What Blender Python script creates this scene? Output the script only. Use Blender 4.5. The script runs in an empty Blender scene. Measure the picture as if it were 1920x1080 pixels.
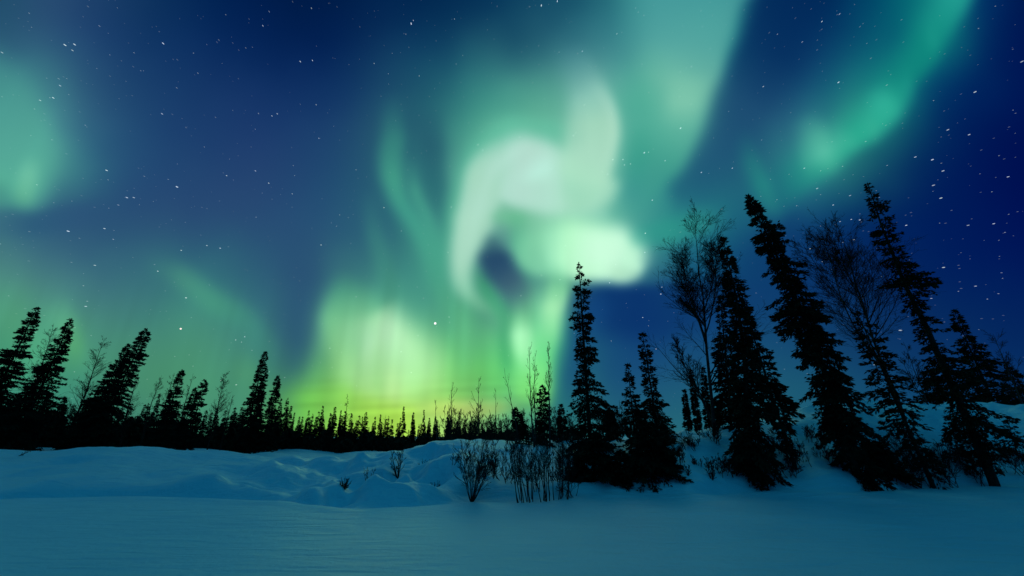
import bpy, math, numpy as np
from mathutils import Vector
R = math.radians
S = bpy.context.scene
# ---------------- camera ----------------
CAMZ, PITCH, F = 1.5, R(20.5), 747.0
cd = bpy.data.cameras.new("camera"); cam = bpy.data.objects.new("camera", cd); S.collection.objects.link(cam)
cam.location = (0, 0, CAMZ); cam.rotation_euler = (math.pi/2 + PITCH, 0, 0)
cd.sensor_width = 36; cd.lens = F/1920*36; cd.clip_start = .05; cd.clip_end = 20000
S.camera = cam
# ---------------- world, exposure ----------------
w = bpy.data.worlds.new("World"); S.world = w; w.use_nodes = True
w.node_tree.nodes["Background"].inputs[0].default_value = (.01, .03, .06, 1)
w.node_tree.nodes["Background"].inputs[1].default_value = .1
S.view_settings.view_transform = 'Standard'; S.view_settings.look = 'None'
S.view_settings.exposure = 0; S.view_settings.gamma = 1
S.cycles.max_bounces = 6; S.cycles.diffuse_bounces = 3; S.cycles.transparent_max_bounces = 4

# ---------------- helpers ----------------
def tag(o, label=None, cat=None, group=None, kind=None):
    for k, v in (('label', label), ('category', cat), ('group', group), ('kind', kind)):
        if v: o[k] = v
    return o
def mesh_np(name, V, Q, mat, smooth=False):
    me = bpy.data.meshes.new(name); V = np.asarray(V, np.float32); Q = np.asarray(Q, np.int32); n = Q.shape[1]
    me.vertices.add(len(V)); me.vertices.foreach_set('co', V.ravel())
    me.loops.add(Q.size); me.loops.foreach_set('vertex_index', Q.ravel())
    me.polygons.add(len(Q)); me.polygons.foreach_set('loop_start', np.arange(0, Q.size, n, dtype=np.int32))
    try: me.polygons.foreach_set('loop_total', np.full(len(Q), n, np.int32))
    except Exception: pass
    if smooth: me.polygons.foreach_set('use_smooth', np.ones(len(Q), bool))
    me.update(calc_edges=True); me.materials.append(mat)
    return me
def link(name, data, parent=None, loc=None):
    o = bpy.data.objects.new(name, data); S.collection.objects.link(o)
    if parent: o.parent = parent
    if loc is not None: o.location = loc
    return o
class Geo:
    def __init__(s): s.V = []; s.Q = []; s.n = 0
    def add(s, V, Q):
        s.V.append(V); s.Q.append(Q + s.n); s.n += len(V)
    def mesh(s, name, mat, smooth=False): return mesh_np(name, np.concatenate(s.V), np.concatenate(s.Q), mat, smooth)
def norm(a): return a/(np.linalg.norm(a, axis=-1, keepdims=True)+1e-9)
def tubes(P, Rr, sides=3):
    """P (N,K,3) polylines, Rr (N,K) radii -> quads of tapered tubes"""
    N, K, _ = P.shape
    T = np.gradient(P, axis=1); T = norm(T)
    ref = np.where(np.abs(T[:, :1, 2:3]) > .9, np.array([[[1., 0, 0]]]), np.array([[[0, 0, 1.]]]))
    A = norm(np.cross(T, np.broadcast_to(ref, T.shape))); B = np.cross(T, A)
    th = np.arange(sides)/sides*2*math.pi
    V = P[:, :, None, :] + Rr[:, :, None, None]*(A[:, :, None, :]*np.cos(th)[None, None, :, None] + B[:, :, None, :]*np.sin(th)[None, None, :, None])
    i = np.arange(N)[:, None, None]; k = np.arange(K-1)[None, :, None]; s = np.arange(sides)[None, None, :]; s2 = (s+1) % sides
    b = (i*K+k)*sides; c = (i*K+k+1)*sides
    Q = np.stack([b+s, b+s2, c+s2, c+s], -1).reshape(-1, 4)
    return V.reshape(-1, 3), Q
def sprays(P, D, L, Wd, rng):
    """leaf-shaped quads: at P, along D, length L, width Wd"""
    side = norm(np.cross(D, rng.normal(size=D.shape)))
    m = P + D*(L*.45)[:, None]
    V = np.stack([P, m+side*Wd[:, None], P+D*L[:, None], m-side*Wd[:, None]], 1).reshape(-1, 3)
    return V, np.arange(len(V)).reshape(-1, 4)
# a direction from the photograph's chart: where in the north the thing stands
cp, sp = math.cos(PITCH), math.sin(PITCH)
def ray(px, py):
    u = px-960; v = 540-py
    return np.array([u, F*cp - v*sp, F*sp + v*cp])
def project(x, y, z):
    d = y*cp + (z-CAMZ)*sp; up = -y*sp + (z-CAMZ)*cp
    return 960+F*x/d, 540-F*up/d
# ---- the sky: colour of the aurora as a function of the direction in the sky ----
# chart (x, y): gnomonic chart of the northern sky about azimuth 0, elevation 20.5 degrees, 747 units per radian
SKY_ROWS = """
1e4b69 2a4e73 20426c 143862 082c58 002050 001c4b 001a44 001c46 022450 00244c 042e54 083a5c 104662 1c5c70 348a8c 42969b 369b94 00285a 002655 00325f 00586e 12877f 00306a 00164c
2c5a76 2e587a 1e4270 143866 0e3262 082a5c 042456 022052 001e50 0e345c 0e4064 164864 1e546a 2c687a 38808a 429194 54a5a0 32a094 04285c 063464 084269 066273 0e827d 00265c 001450
429191 408288 2c5678 1c426c 163a68 143464 103062 103062 0e3262 1e4c6c 1e5a6c 2e787d 428e87 54a091 70aaa5 4baf96 62b49d 14486e 163e6c 144e73 18767d 168c82 023a69 00225c 001654
4e9e94 54a09c 326482 224c74 1c406e 1a3c6c 1c3a6c 1a3c6c 1c426c 26586e 245e6e 46a08a 5cb898 60b496 78beaa 3ea591 50aa95 1e5073 225578 36828c 329b86 14676f 00255b 001a55 00104f
54aa96 5cb69b 327382 244c76 224872 224470 244270 20426e 1e4870 2a6272 286a74 60b498 a0d2bc 98d2b8 8ccdb4 3c968c 225c78 1e5a76 246c7a 3ea596 1e676f 08305d 001e58 001453 000f4f
326e80 2a5478 264a73 264873 284873 284873 284a73 264e76 265476 2a6276 328078 8ccab0 78c29c 8cd2ac 82cdb0 3c9691 288c87 247880 144670 0a386a 022a5d 00215b 001c59 001857 001053
46787f 3e6e80 34627c 32647a 32697a 2c6078 2a5676 284e74 2a5a76 306878 3e9080 5fb491 2c5076 6cc896 96e6b4 5aa596 186478 104a72 0c3c6c 083268 04295e 02235d 001e5b 001a59 001657
509682 509182 488280 3e787c 3c7d7a 429180 346e7a 2c5876 54a582 50aa8a 38827d 50a587 3c6478 64b48c 0e3a6c 0a346c 0a386c 0c3c6e 0c3a6c 0a366a 082f60 062b5e 04275d 02235d 021f5b
4aa078 50aa78 4c9678 488e78 468c76 488e7a 40827a 2e5c76 78c88c a0dca0 64b982 5fbe7d 64c882 3caa82 144878 104074 124474 144874 144872 10426e 0e3863 0a3262 082f60 062b5e 04275d
3c8c78 3e9676 408c73 48916e 4c966e 4a966e 3e8273 46965a 82d76e a5e187 96e178 69cd5f 6edc6e 328273 1a5276 184e78 1a5276 1e5c76 1e5c74 185270 144a6e 10446c 0c3c6a 0a386a 083468
327873 327873 387d72 408272 428870 468c73 46916e 82cd50 96d74b aad750 b4d860 8cb070 4a9078 327d76 286e76 266a76 246876 226674 206274 1c5c72 185670 14506f 104a6e 0e446c 0c3e6a
327873 327873 387d72 408272 428870 468c73 46916e 82cd50 96d74b aad750 b4d860 8cb070 4a9078 327d76 286e76 266a76 246876 226674 206274 1c5c72 185670 14506f 104a6e 0e446c 0c3e6a
"""
# arcs and curtains: points (x, y, half width left, half width right, colour, strength), softness left / right in chart units
ARCS = [
 # broad arc from the top, right of the middle
 ([(1330,-160,200,120,'459a9a',.9),(1290,-20,110,118,'459a9b',.8),(1300,80,100,66,'57a8a2',.8),(1290,160,70,52,'74bfa8',.9),(1270,230,50,50,'64b9a2',.8),(1240,300,40,40,'48aa92',.7),(1190,370,30,30,'3c9c8e',.4)],110,34),
 ([(1290,130,28,34,'80caaf',0),(1285,190,34,34,'86ccb0',.7),(1275,240,34,26,'70c0a5',0)],40,40),
 # dark gap right of it
 ([(1520,-60,70,60,'002656',.85),(1440,100,60,60,'06305f',.8),(1400,200,44,50,'1c4a70',.6),(1350,290,36,40,'1c4e74',.6),(1290,360,30,30,'1c5676',.6)],40,90),
 # right diagonal band
 ([(1830,-80,60,30,'1e968c',.9),(1795,0,50,22,'22a092',.9),(1745,90,44,20,'108c7e',.85),(1705,150,44,16,'10887c',.8),(1672,205,44,20,'2cac94',1),(1610,262,46,18,'2cac90',.95),(1552,300,36,20,'30aa90',.9),(1490,350,44,20,'1c7e7e',.7),(1440,405,36,20,'1c6e7c',.3)],70,32),
 ([(1640,160,16,16,'2ca896',0),(1655,195,18,18,'30b098',.8),(1668,228,14,14,'30ac94',0)],34,24),
 ([(1500,215,18,20,'48a898',0),(1528,255,24,26,'54b8a0',.7),(1546,285,24,22,'62c6ac',.8),(1560,312,16,14,'50b89c',.4),(1568,330,10,10,'40ac90',0)],50,36),
 ([(1560,210,5,6,'38a896',0),(1572,262,6,8,'58bea4',.5),(1580,310,5,7,'48b498',0)],16,14),
 ([(1500,260,5,6,'3ca090',0),(1514,300,6,8,'50b49c',.4),(1524,340,5,7,'38a08c',0)],18,16),
 ([(1620,190,5,6,'2ca490',0),(1636,240,6,8,'40b298',.5),(1645,280,5,7,'2c9c88',0)],18,16),
 ([(1690,110,6,8,'149080',0),(1702,160,8,8,'28a492',.5),(1708,200,6,6,'1c9484',0)],20,18),
 ([(1740,30,6,8,'1c9488',0),(1748,80,8,8,'24a090',.5),(1750,120,6,6,'189080',0)],20,18),
 ([(1575,235,8,8,'38b096',0),(1592,265,10,12,'40b49a',.7),(1606,290,8,10,'38a890',0)],20,18),
 ([(1385,240,10,10,'1c6a78',0),(1412,300,16,14,'24807e',.5),(1436,350,16,12,'2c9088',.6),(1452,400,12,10,'207078',0)],30,20),
 ([(1400,290,14,14,'267c80',0),(1425,345,20,16,'208480',.5),(1448,390,20,12,'2a8a84',.4),(1450,420,16,12,'206c7a',0)],34,24),
 # streak left of the curl
 ([(728,170,14,14,'2c7078',0),(738,260,24,18,'3a8e80',.7),(742,330,24,16,'44a088',.9),(762,395,18,14,'42a08c',.9),(788,450,16,14,'46a48c',.8),(820,520,18,18,'48a286',.6),(860,600,22,22,'58b080',.4),(890,680,20,20,'60ba78',0)],30,22),
 ([(764,290,10,8,'347c7c',0),(782,350,12,9,'48a48c',.8),(800,410,12,10,'46a28c',.8),(826,480,12,12,'46a48a',.7),(850,550,12,12,'4ca686',0)],18,16),
 ([(690,350,14,14,'2e6e78',0),(702,440,18,16,'3a827e',.7),(728,530,20,18,'44947e',.5),(756,610,18,18,'4f9f7c',0)],28,24),
 # dark lane between streak and curl
 ([(800,200,26,26,'1e4c6c',0),(812,270,24,22,'205068',.5),(818,340,18,18,'24626e',.65),(826,410,14,12,'2c7276',.7),(838,470,10,10,'3a8880',.5),(850,540,10,10,'3c8c80',0)],26,26),
 # soft halo round the curl
 ([(848,540,14,20,'48a486',0),(842,460,16,30,'4aaa8c',.7),(856,380,18,30,'4cac8e',.8),(892,300,20,30,'54b498',.8),(955,248,22,30,'64c0a2',.8),(1035,248,22,30,'64c0a2',.7),(1080,270,20,30,'64c0a2',0)],34,34),
 # the curl: fill, left limb, tail
 ([(1060,300,30,20,'80ccb0',.3),(1075,330,40,30,'90d4b8',.7),(1080,360,30,20,'98dabc',.5)],30,30),
 ([(912,372,46,18,'a8dcc4',.7),(930,345,52,46,'aeddcc',1),(985,328,72,66,'b2dece',1.0),(1035,345,60,56,'b0e2ce',1),(1085,352,52,54,'a8e0c4',1),(1108,348,40,46,'a8e0c4',.9)],38,34),
 ([(960,290,30,20,'a8d4c4',0),(985,300,24,30,'b4ddce',.6),(1005,325,20,30,'bef4e2',.9),(1010,345,10,20,'b4e6d0',0)],40,40),
 ([(935,300,34,24,'9cd4bc',.5),(905,340,34,40,'a5d8c0',1),(892,380,32,42,'a8dac4',1),(884,420,36,38,'aadcc4',1),(875,460,31,25,'a8dac2',1),(866,500,21,19,'a4d8be',1),(873,540,16,15,'92d2b2',.95),(895,568,11,12,'7cc49e',.8),(930,590,10,14,'70ba90',.6),(970,640,14,14,'6cc088',0)],28,26),
 ([(898,500,6,8,'30885f',0),(906,535,10,14,'3e9c74',.9),(935,580,14,14,'46a87a',.7),(965,620,14,14,'50b078',0)],16,18),
 ([(1000,270,8,8,'c0eadc',0),(960,285,8,9,'b8e4d6',.5),(915,335,8,9,'b4e2d0',.6),(893,400,7,8,'b4e4d0',.6),(884,460,6,6,'b0e2cc',.5),(880,510,5,5,'9cd4b8',0)],16,16),
 ([(930,390,6,6,'9cd0b8',0),(905,430,6,8,'98ceb4',.5),(893,480,6,6,'90c8ac',0)],14,14),
 # right limb
 ([(1060,80,20,20,'407c90',0),(1085,130,30,26,'60a0a0',.6),(1108,180,42,32,'8cc8b8',.9),(1116,230,52,42,'a0d6bc',1),(1112,285,54,44,'a8dcc2',1),(1096,335,50,42,'aae2c4',1),(1080,366,40,30,'9cdabc',.8),(1050,380,30,30,'90d4b0',0)],44,22),
 ([(1100,150,6,8,'98cec0',0),(1140,200,8,9,'b0decc',.5),(1150,250,8,9,'b8e4cc',.6),(1145,300,8,8,'b4e6cc',.5),(1120,350,8,8,'aee2c6',0)],18,12),
 ([(1080,200,8,10,'7cc0b0',0),(1082,260,10,10,'88c8b0',.4),(1075,300,8,8,'98d2ba',0)],20,20),
 # teal gap right of the limb
 ([(1190,230,14,20,'32a088',0),(1192,300,16,24,'349a88',.6),(1178,360,16,20,'3a9490',.6),(1160,395,20,20,'48a094',0)],16,34),
 # green lane under the curl
 ([(935,404,10,16,'70be98',.8),(970,406,12,16,'68bc92',.8),(1010,410,8,12,'80ccA8',.5),(1060,408,6,8,'98dabc',.5),(1130,402,8,8,'94d6c0',.5)],14,14),
 ([(965,420,14,20,'5cb88c',.4),(972,460,14,22,'50b08c',.8),(985,500,14,16,'4ca68a',.8),(1000,540,14,14,'50a088',0)],20,20),
 # bright bar
 ([(1015,470,48,46,'84d6aa',.8),(1035,466,48,50,'a0ecc0',.9),(1065,466,48,54,'b8fccc',1),(1110,470,48,54,'c6ffd8',1),(1150,474,50,52,'caffde',1),(1166,480,48,50,'c0f8d6',1)],46,18),
 ([(1120,505,10,12,'b8ecc8',0),(1160,510,10,12,'b0e4c4',.7),(1188,517,10,8,'98ccb4',.6)],16,12),
 ([(1080,455,20,24,'c4ffd8',0),(1115,462,20,26,'ccffde',.8),(1150,476,20,24,'ccffde',.8),(1172,488,16,18,'c8f8dc',0)],30,24),
 # green spur right of the bar
 ([(1205,440,24,24,'2c9c8c',.5),(1260,430,26,28,'2e9a8a',.7),(1320,410,24,26,'2c8c84',.5),(1380,400,20,20,'226c7c',0)],30,30),
 # dark blue field under the bar
 ([(1085,560,24,24,'0e3c70',.7),(1130,565,32,60,'0c386e',1),(1200,575,40,60,'0a346c',1),(1280,560,34,60,'0c386c',.9),(1380,540,20,60,'0e3c6e',.4)],16,60),
 # the hole in the middle of the curl
 ([(928,462,20,12,'2c5068',.6),(930,480,34,28,'224466',.95),(938,505,30,30,'284a6a',.9),(957,535,24,28,'3a5c72',.85),(975,562,18,22,'4c7c7e',.5),(985,590,16,20,'487c78',.2)],22,22),
 # left bright fold
 ([(668,515,20,20,'46967c',0),(655,548,34,50,'52aa84',.6),(645,600,46,74,'78c890',.9),(655,670,34,90,'94dc90',.8),(665,730,40,90,'98dc80',.6),(680,800,60,90,'a8d85c',.5)],44,100),
 ([(676,585,26,26,'90d4a4',.3),(684,606,40,40,'9cdcaa',.8),(715,625,56,50,'b4eabc',1),(750,665,66,56,'b2eeb2',.95),(780,710,64,54,'b0f0a4',.8),(800,745,50,40,'ace880',.5)],80,70),
 ([(690,640,40,40,'a4e0a8',0),(700,690,50,50,'a6e29c',.7),(720,740,50,50,'b0e488',.6),(740,780,40,40,'b4e06c',.3)],50,50),
 # dark wedge left of the fold, with its green lower rim
 ([(575,420,30,40,'274d74',0),(568,510,30,30,'284e74',.6),(560,570,26,26,'2a5476',.8),(555,640,26,24,'2c5a74',.9),(545,690,24,22,'32686f',.8),(525,735,20,20,'3c7a70',0)],60,44),
 ([(535,755,16,16,'50a060',0),(570,750,16,30,'6cc050',.8),(620,745,26,40,'80d058',.7),(680,770,26,40,'98d84c',.7),(760,785,26,40,'a8dc48',.6)],34,40),
 # faint vertical rays
 ([(672,590,3,3,'7cc890',0),(674,640,4,5,'7ccc8c',.5),(674,700,4,6,'80cc78',.3),(676,730,4,6,'90d060',0)],8,10),
 ([(700,560,8,8,'98d8a4',0),(712,640,8,8,'9cdc98',.4),(712,720,8,8,'88cc78',.5),(712,760,8,8,'98d060',0)],12,14),
 ([(735,680,8,10,'c0ecb0',0),(738,730,10,12,'c0eca0',.5),(735,770,10,12,'c0e480',0)],14,16),
 # curtains over the middle of the treeline
 ([(860,560,10,14,'5cb488',0),(870,620,14,16,'64be88',.6),(868,680,16,18,'6cc880',.5),(862,730,14,16,'80d870',0)],24,24),
 ([(940,560,10,10,'3c8c70',0),(945,620,10,10,'40a070',.7),(950,680,10,12,'3ca668',.7),(962,730,10,12,'58c068',0)],12,14),
 ([(905,600,10,14,'70c890',0),(920,660,14,14,'60c47c',.6),(935,720,14,16,'6cd86c',.3),(940,750,10,10,'78dc5c',0)],22,22),
 ([(1000,600,20,20,'68c890',0),(1000,650,32,34,'74e296',.9),(998,700,34,34,'78e484',.95),(1000,745,36,34,'84e474',.8),(990,790,30,30,'70b070',0)],24,22),
 ([(1015,528,24,28,'68b894',0),(1018,565,30,34,'70c496',.75),(1012,610,30,34,'76d496',.8),(1005,660,30,32,'78e090',.7),(1005,720,34,32,'7ce47c',.6)],28,20),
 ([(975,555,12,12,'5cac88',0),(975,590,14,14,'80d89c',.8),(976,622,18,20,'b0ffc2',1),(980,655,14,20,'a6fcb6',1),(988,690,8,14,'8cf09c',.7),(990,720,8,14,'84e878',0)],14,22),
 ([(1050,490,14,14,'68c098',0),(1044,540,20,22,'80d09c',.9),(1038,575,20,22,'a0e6ae',1),(1034,615,16,20,'84da9c',1),(1020,665,14,20,'60d080',.5),(1015,700,14,20,'6cdc70',0)],22,16),
 # blue to the right of them
 ([(1105,580,16,30,'12447a',.8),(1082,640,16,30,'164e78',.95),(1068,700,16,30,'1c5878',1),(1062,750,16,30,'206474',.9),(1050,800,16,30,'286e74',.6)],30,44),
 # yellow glow on the horizon
 ([(760,775,20,14,'b8dc5c',0),(820,772,22,14,'c8e068',.6),(880,766,16,14,'c8dc78',.8),(930,764,12,14,'b4d070',.7),(980,770,10,14,'78b068',0)],26,18),
 ([(760,745,4,5,'80b85c',0),(800,742,5,6,'80b85c',.4),(880,738,5,6,'70c050',.35),(960,730,4,5,'70c860',0)],9,9),
 ([(765,780,4,6,'6c9c50',0),(790,785,5,7,'6c9c50',.4),(830,780,4,6,'80b058',0)],9,9),
 # left: glow at the edge
 ([(-80,120,80,60,'3c8488',.6),(-10,200,80,80,'4c9c92',.7),(20,280,80,80,'54a898',.8),(20,340,80,70,'5ab49a',.8),(0,366,80,40,'52aa8c',.4)],50,60),
 ([(62,290,10,16,'6cc0a4',0),(54,325,16,18,'76c8a8',.7),(42,365,16,20,'68ba96',.6),(36,385,14,18,'4c9880',0)],20,22),
 ([(-30,412,22,26,'3c6e80',.7),(60,408,16,30,'2c5a7a',.9),(140,396,14,30,'2c5479',.8),(210,380,14,30,'284e76',0)],16,34),
 ([(100,560,24,24,'5aa882',0),(128,610,20,20,'60b482',.6),(138,650,20,20,'5cb476',.7),(140,700,20,20,'4c9c70',0)],30,22),
 ([(30,520,30,30,'54987f',0),(30,600,30,30,'54a87c',.5),(50,660,30,30,'4ca47c',0)],40,40),
 ([(270,490,14,14,'3c7c7c',0),(340,520,20,18,'48907e',.7),(400,565,22,20,'489a80',.8),(460,600,22,20,'42907c',.6),(495,650,20,20,'3f8a7a',.4),(500,720,20,20,'3c8474',0)],34,34),
 ([(440,660,20,20,'50986c',0),(462,700,24,24,'50986c',.5),(450,760,20,20,'46906e',0)],30,30),
]
def h2f(h):
    return np.array([int(h[i:i+2],16)/255 for i in (0,2,4)])
def cubic_w(t):
    return [(-t**3+2*t**2-t)/2,(3*t**3-5*t**2+2)/2,(-3*t**3+4*t**2+t)/2,(t**3-t**2)/2]
def vnoise(x, y, seed):
    xi=np.floor(x).astype(np.int64); yi=np.floor(y).astype(np.int64); fx=x-xi; fy=y-yi
    fx=fx*fx*fx*(fx*(fx*6-15)+10); fy=fy*fy*fy*(fy*(fy*6-15)+10)
    def h(a,b):
        n=(a*374761393+b*668265263+seed*974634777)&0x7fffffff
        n=((n^(n>>13))*1274126177)&0x7fffffff
        n=(n^(n>>16))
        return (n&0xffff)/32767.5-1
    return (h(xi,yi)*(1-fx)+h(xi+1,yi)*fx)*(1-fy)+(h(xi,yi+1)*(1-fx)+h(xi+1,yi+1)*fx)*fy
def sky_srgb(X, Y):
    G=np.array([[h2f(c) for c in r.split()] for r in SKY_ROWS.strip().split('\n')])
    wx=X+9*vnoise(X/90,Y/90,1)+4*vnoise(X/40,Y/40,2); wy=Y+12*vnoise(X/90,Y/90,3)+5*vnoise(X/40,Y/40,4)
    gx=np.clip(wx/80,-3.5,27.5); gy=np.clip(wy/80,-3.5,13.5)
    ix=np.floor(gx).astype(int); iy=np.floor(gy).astype(int); fx=gx-ix; fy=gy-iy
    out=np.zeros(X.shape+(3,)); 
    # b-spline weights (smooth)
    def bw(t): return [(1-t)**3/6,(3*t**3-6*t**2+4)/6,(-3*t**3+3*t**2+3*t+1)/6,t**3/6]
    BX=bw(fx); BY=bw(fy)
    for j in range(4):
        for i in range(4):
            out+=(BX[i]*BY[j])[...,None]*G[np.clip(iy-1+j,0,G.shape[0]-1),np.clip(ix-1+i,0,G.shape[1]-1)]
    sx=X+5*vnoise(X/60,Y/60,5); sy=Y+5*vnoise(X/60,Y/60,6)
    S=lambda t:(lambda c:c*c*(3-2*c))(np.clip(t,0,1))
    for pts,soL,soR in ARCS:
        P=np.array([p[:2] for p in pts],float); W=np.array([p[2:4] for p in pts],float); C=np.array([h2f(p[4]) for p in pts]); A=np.array([p[5] for p in pts],float)
        # smooth the polyline with Catmull-Rom subdivision
        n=len(P)*8; tt=np.linspace(0,len(P)-1-1e-6,n); k=tt.astype(int); f=tt-k
        idx=lambda q:np.clip(q,0,len(P)-1); cw=cubic_w(f)
        Q=sum(cw[m][:,None]*P[idx(k-1+m)] for m in range(4))
        lin=lambda V:V[k]*(1-f[:,None])+V[idx(k+1)]*f[:,None]
        Wq=lin(W); Cq=lin(C); Aq=lin(A[:,None])[:,0]
        best=np.full(X.shape,1e9); bs=np.zeros(X.shape); bt=np.zeros(X.shape)
        d=Q[1:]-Q[:-1]; L2=(d**2).sum(1)+1e-9
        x0,y0=Q.min(0)-260; x1,y1=Q.max(0)+260
        m=(sx>x0)&(sx<x1)&(sy>y0)&(sy<y1)
        px=sx[m]; py=sy[m]; b=np.full(px.shape,1e18); s=np.zeros(px.shape); t_=np.zeros(px.shape)
        for q in range(n-1):
            rx=px-Q[q,0]; ry=py-Q[q,1]
            t=np.clip((rx*d[q,0]+ry*d[q,1])/L2[q],0,1)
            ex=rx-t*d[q,0]; ey=ry-t*d[q,1]; dd=ex*ex+ey*ey
            u=dd<b; b[u]=dd[u]; s[u]=np.sign(d[q,0]*ry-d[q,1]*rx)[u]; t_[u]=(q+t)[u]
        D=np.sqrt(b); k2=np.clip(t_.astype(int),0,n-2); f2=(t_-k2)
        w=Wq[k2]*(1-f2)[:,None]+Wq[k2+1]*f2[:,None]
        e=P[-1]-P[0]; sd=D*s*(1 if abs(e[0])>abs(e[1]) else -1)*(1 if (e[0] if abs(e[0])>abs(e[1]) else e[1])>0 else -1)
        wl=w[:,0]; wr=w[:,1]
        a=S(1-(-sd-wl+soL/2)/soL)*S(1-(sd-wr+soR/2)/soR)
        a=a*(Aq[k2]*(1-f2)+Aq[k2+1]*f2)
        col=Cq[k2]*(1-f2)[:,None]+Cq[k2+1]*f2[:,None]
        out[m]=out[m]*(1-a)[:,None]+col*a[:,None]
    return np.clip(out,0,1)
def blur(a, s):
    r=int(3*s+1); k=np.exp(-0.5*(np.arange(-r,r+1)/s)**2); k/=k.sum()
    for ax in (0,1):
        p=np.pad(a,[(r,r) if i==ax else (0,0) for i in range(3)],mode='edge')
        a=sum(k[i]*(p[i:i+a.shape[0]] if ax==0 else p[:,i:i+a.shape[1]]) for i in range(2*r+1))
    return a
SX0,SX1,SY0,SY1,SD=-420,2340,-240,1000,4
def sky_chart():
    X,Y=np.meshgrid(np.arange(SX0,SX1+1,SD,dtype=float),np.arange(SY0,SY1+1,SD,dtype=float))
    c=blur(sky_srgb(X,Y),SKY_BLUR/SD)
    # rays: the curtains hang along lines that meet high overhead
    a=(X-960)/(Y+1500)*1000; rad=Y/260
    n=.55*vnoise(a/14,rad,41)+.3*vnoise(a/6,rad*1.3,42)+.4*vnoise(a/34,rad*.8,43)
    g=np.clip((c[...,1]-.30)/.35,0,1)*np.clip((Y-430)/180,.12,1)*np.clip((1300-X)/200,.3,1)
    h=.5*vnoise(X/160+Y/300,Y/9+X/220,44)*np.clip((Y-690)/60,0,1)*np.clip((c[...,1]-.55)/.2,0,1)   # thin cloud streaks low down
    return np.clip(c*(1+.075*(g*n)[...,None]+.12*h[...,None]),0,1)
SKY_BLUR=7.5
def sky_at(chart, x, y):
    gx=np.clip((x-SX0)/SD,0,chart.shape[1]-1.001); gy=np.clip((y-SY0)/SD,0,chart.shape[0]-1.001)
    i=gx.astype(int); j=gy.astype(int); fx=(gx-i)[...,None]; fy=(gy-j)[...,None]
    return (chart[j,i]*(1-fx)+chart[j,i+1]*fx)*(1-fy)+(chart[j+1,i]*(1-fx)+chart[j+1,i+1]*fx)*fy
# ---------------- the sky dome ----------------
def build_sky():
    chart = sky_chart()
    az = np.concatenate([np.arange(-180, -75, 3.), np.arange(-75, 75, .25), np.arange(75, 180, 3.)])
    el = np.concatenate([np.arange(-8, 60, .25), np.arange(60, 90.1, 1.5)])
    A, E_ = np.meshgrid(np.radians(az), np.radians(el))
    D = np.stack([np.sin(A)*np.cos(E_), np.cos(A)*np.cos(E_), np.sin(E_)], -1)
    fw = D[..., 1]*cp+D[..., 2]*sp; up = -D[..., 1]*sp+D[..., 2]*cp
    f = np.maximum(fw, .12)
    c = sky_at(chart, 960+F*D[..., 0]/f, 540-F*up/f)
    lin = np.where(c <= .04045, c/12.92, ((c+.055)/1.055)**2.4)
    t = np.clip((fw-.18)/.35, 0, 1); t = (t*t*(3-2*t))[..., None]
    e = np.clip(D[..., 2:3], 0, 1)
    rest = SOUTH_LOW*(1-e**1.8)+SOUTH_HIGH*e**1.8
    lin = lin*t+rest*(1-t)
    n, m = A.shape
    i, j = np.meshgrid(np.arange(n-1), np.arange(m), indexing='ij'); j2 = (j+1) % m
    Q = np.stack([i*m+j, i*m+j2, (i+1)*m+j2, (i+1)*m+j], -1).reshape(-1, 4)[:, ::-1]
    mat = bpy.data.materials.new("night_sky"); mat.use_nodes = True; N = mat.node_tree.nodes; N.clear()
    at = N.new('ShaderNodeAttribute'); at.attribute_name = 'aurora'; em = N.new('ShaderNodeEmission'); out = N.new('ShaderNodeOutputMaterial')
    mat.node_tree.links.new(at.outputs['Color'], em.inputs['Color']); mat.node_tree.links.new(em.outputs[0], out.inputs['Surface'])
    mat.cycles.emission_sampling = 'NONE'
    me = mesh_np('sky', D.reshape(-1, 3)*3300, Q, mat, True)
    a = me.color_attributes.new('aurora', 'FLOAT_COLOR', 'POINT')
    a.data.foreach_set('color', np.concatenate([lin.reshape(-1, 3), np.ones((n*m, 1))], 1).astype(np.float32).ravel())
    tag(link('sky', me), kind='structure')
SOUTH_LOW = np.array([.0, .016, .075]); SOUTH_HIGH = np.array([.012, .22, .36])
build_sky()
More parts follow.
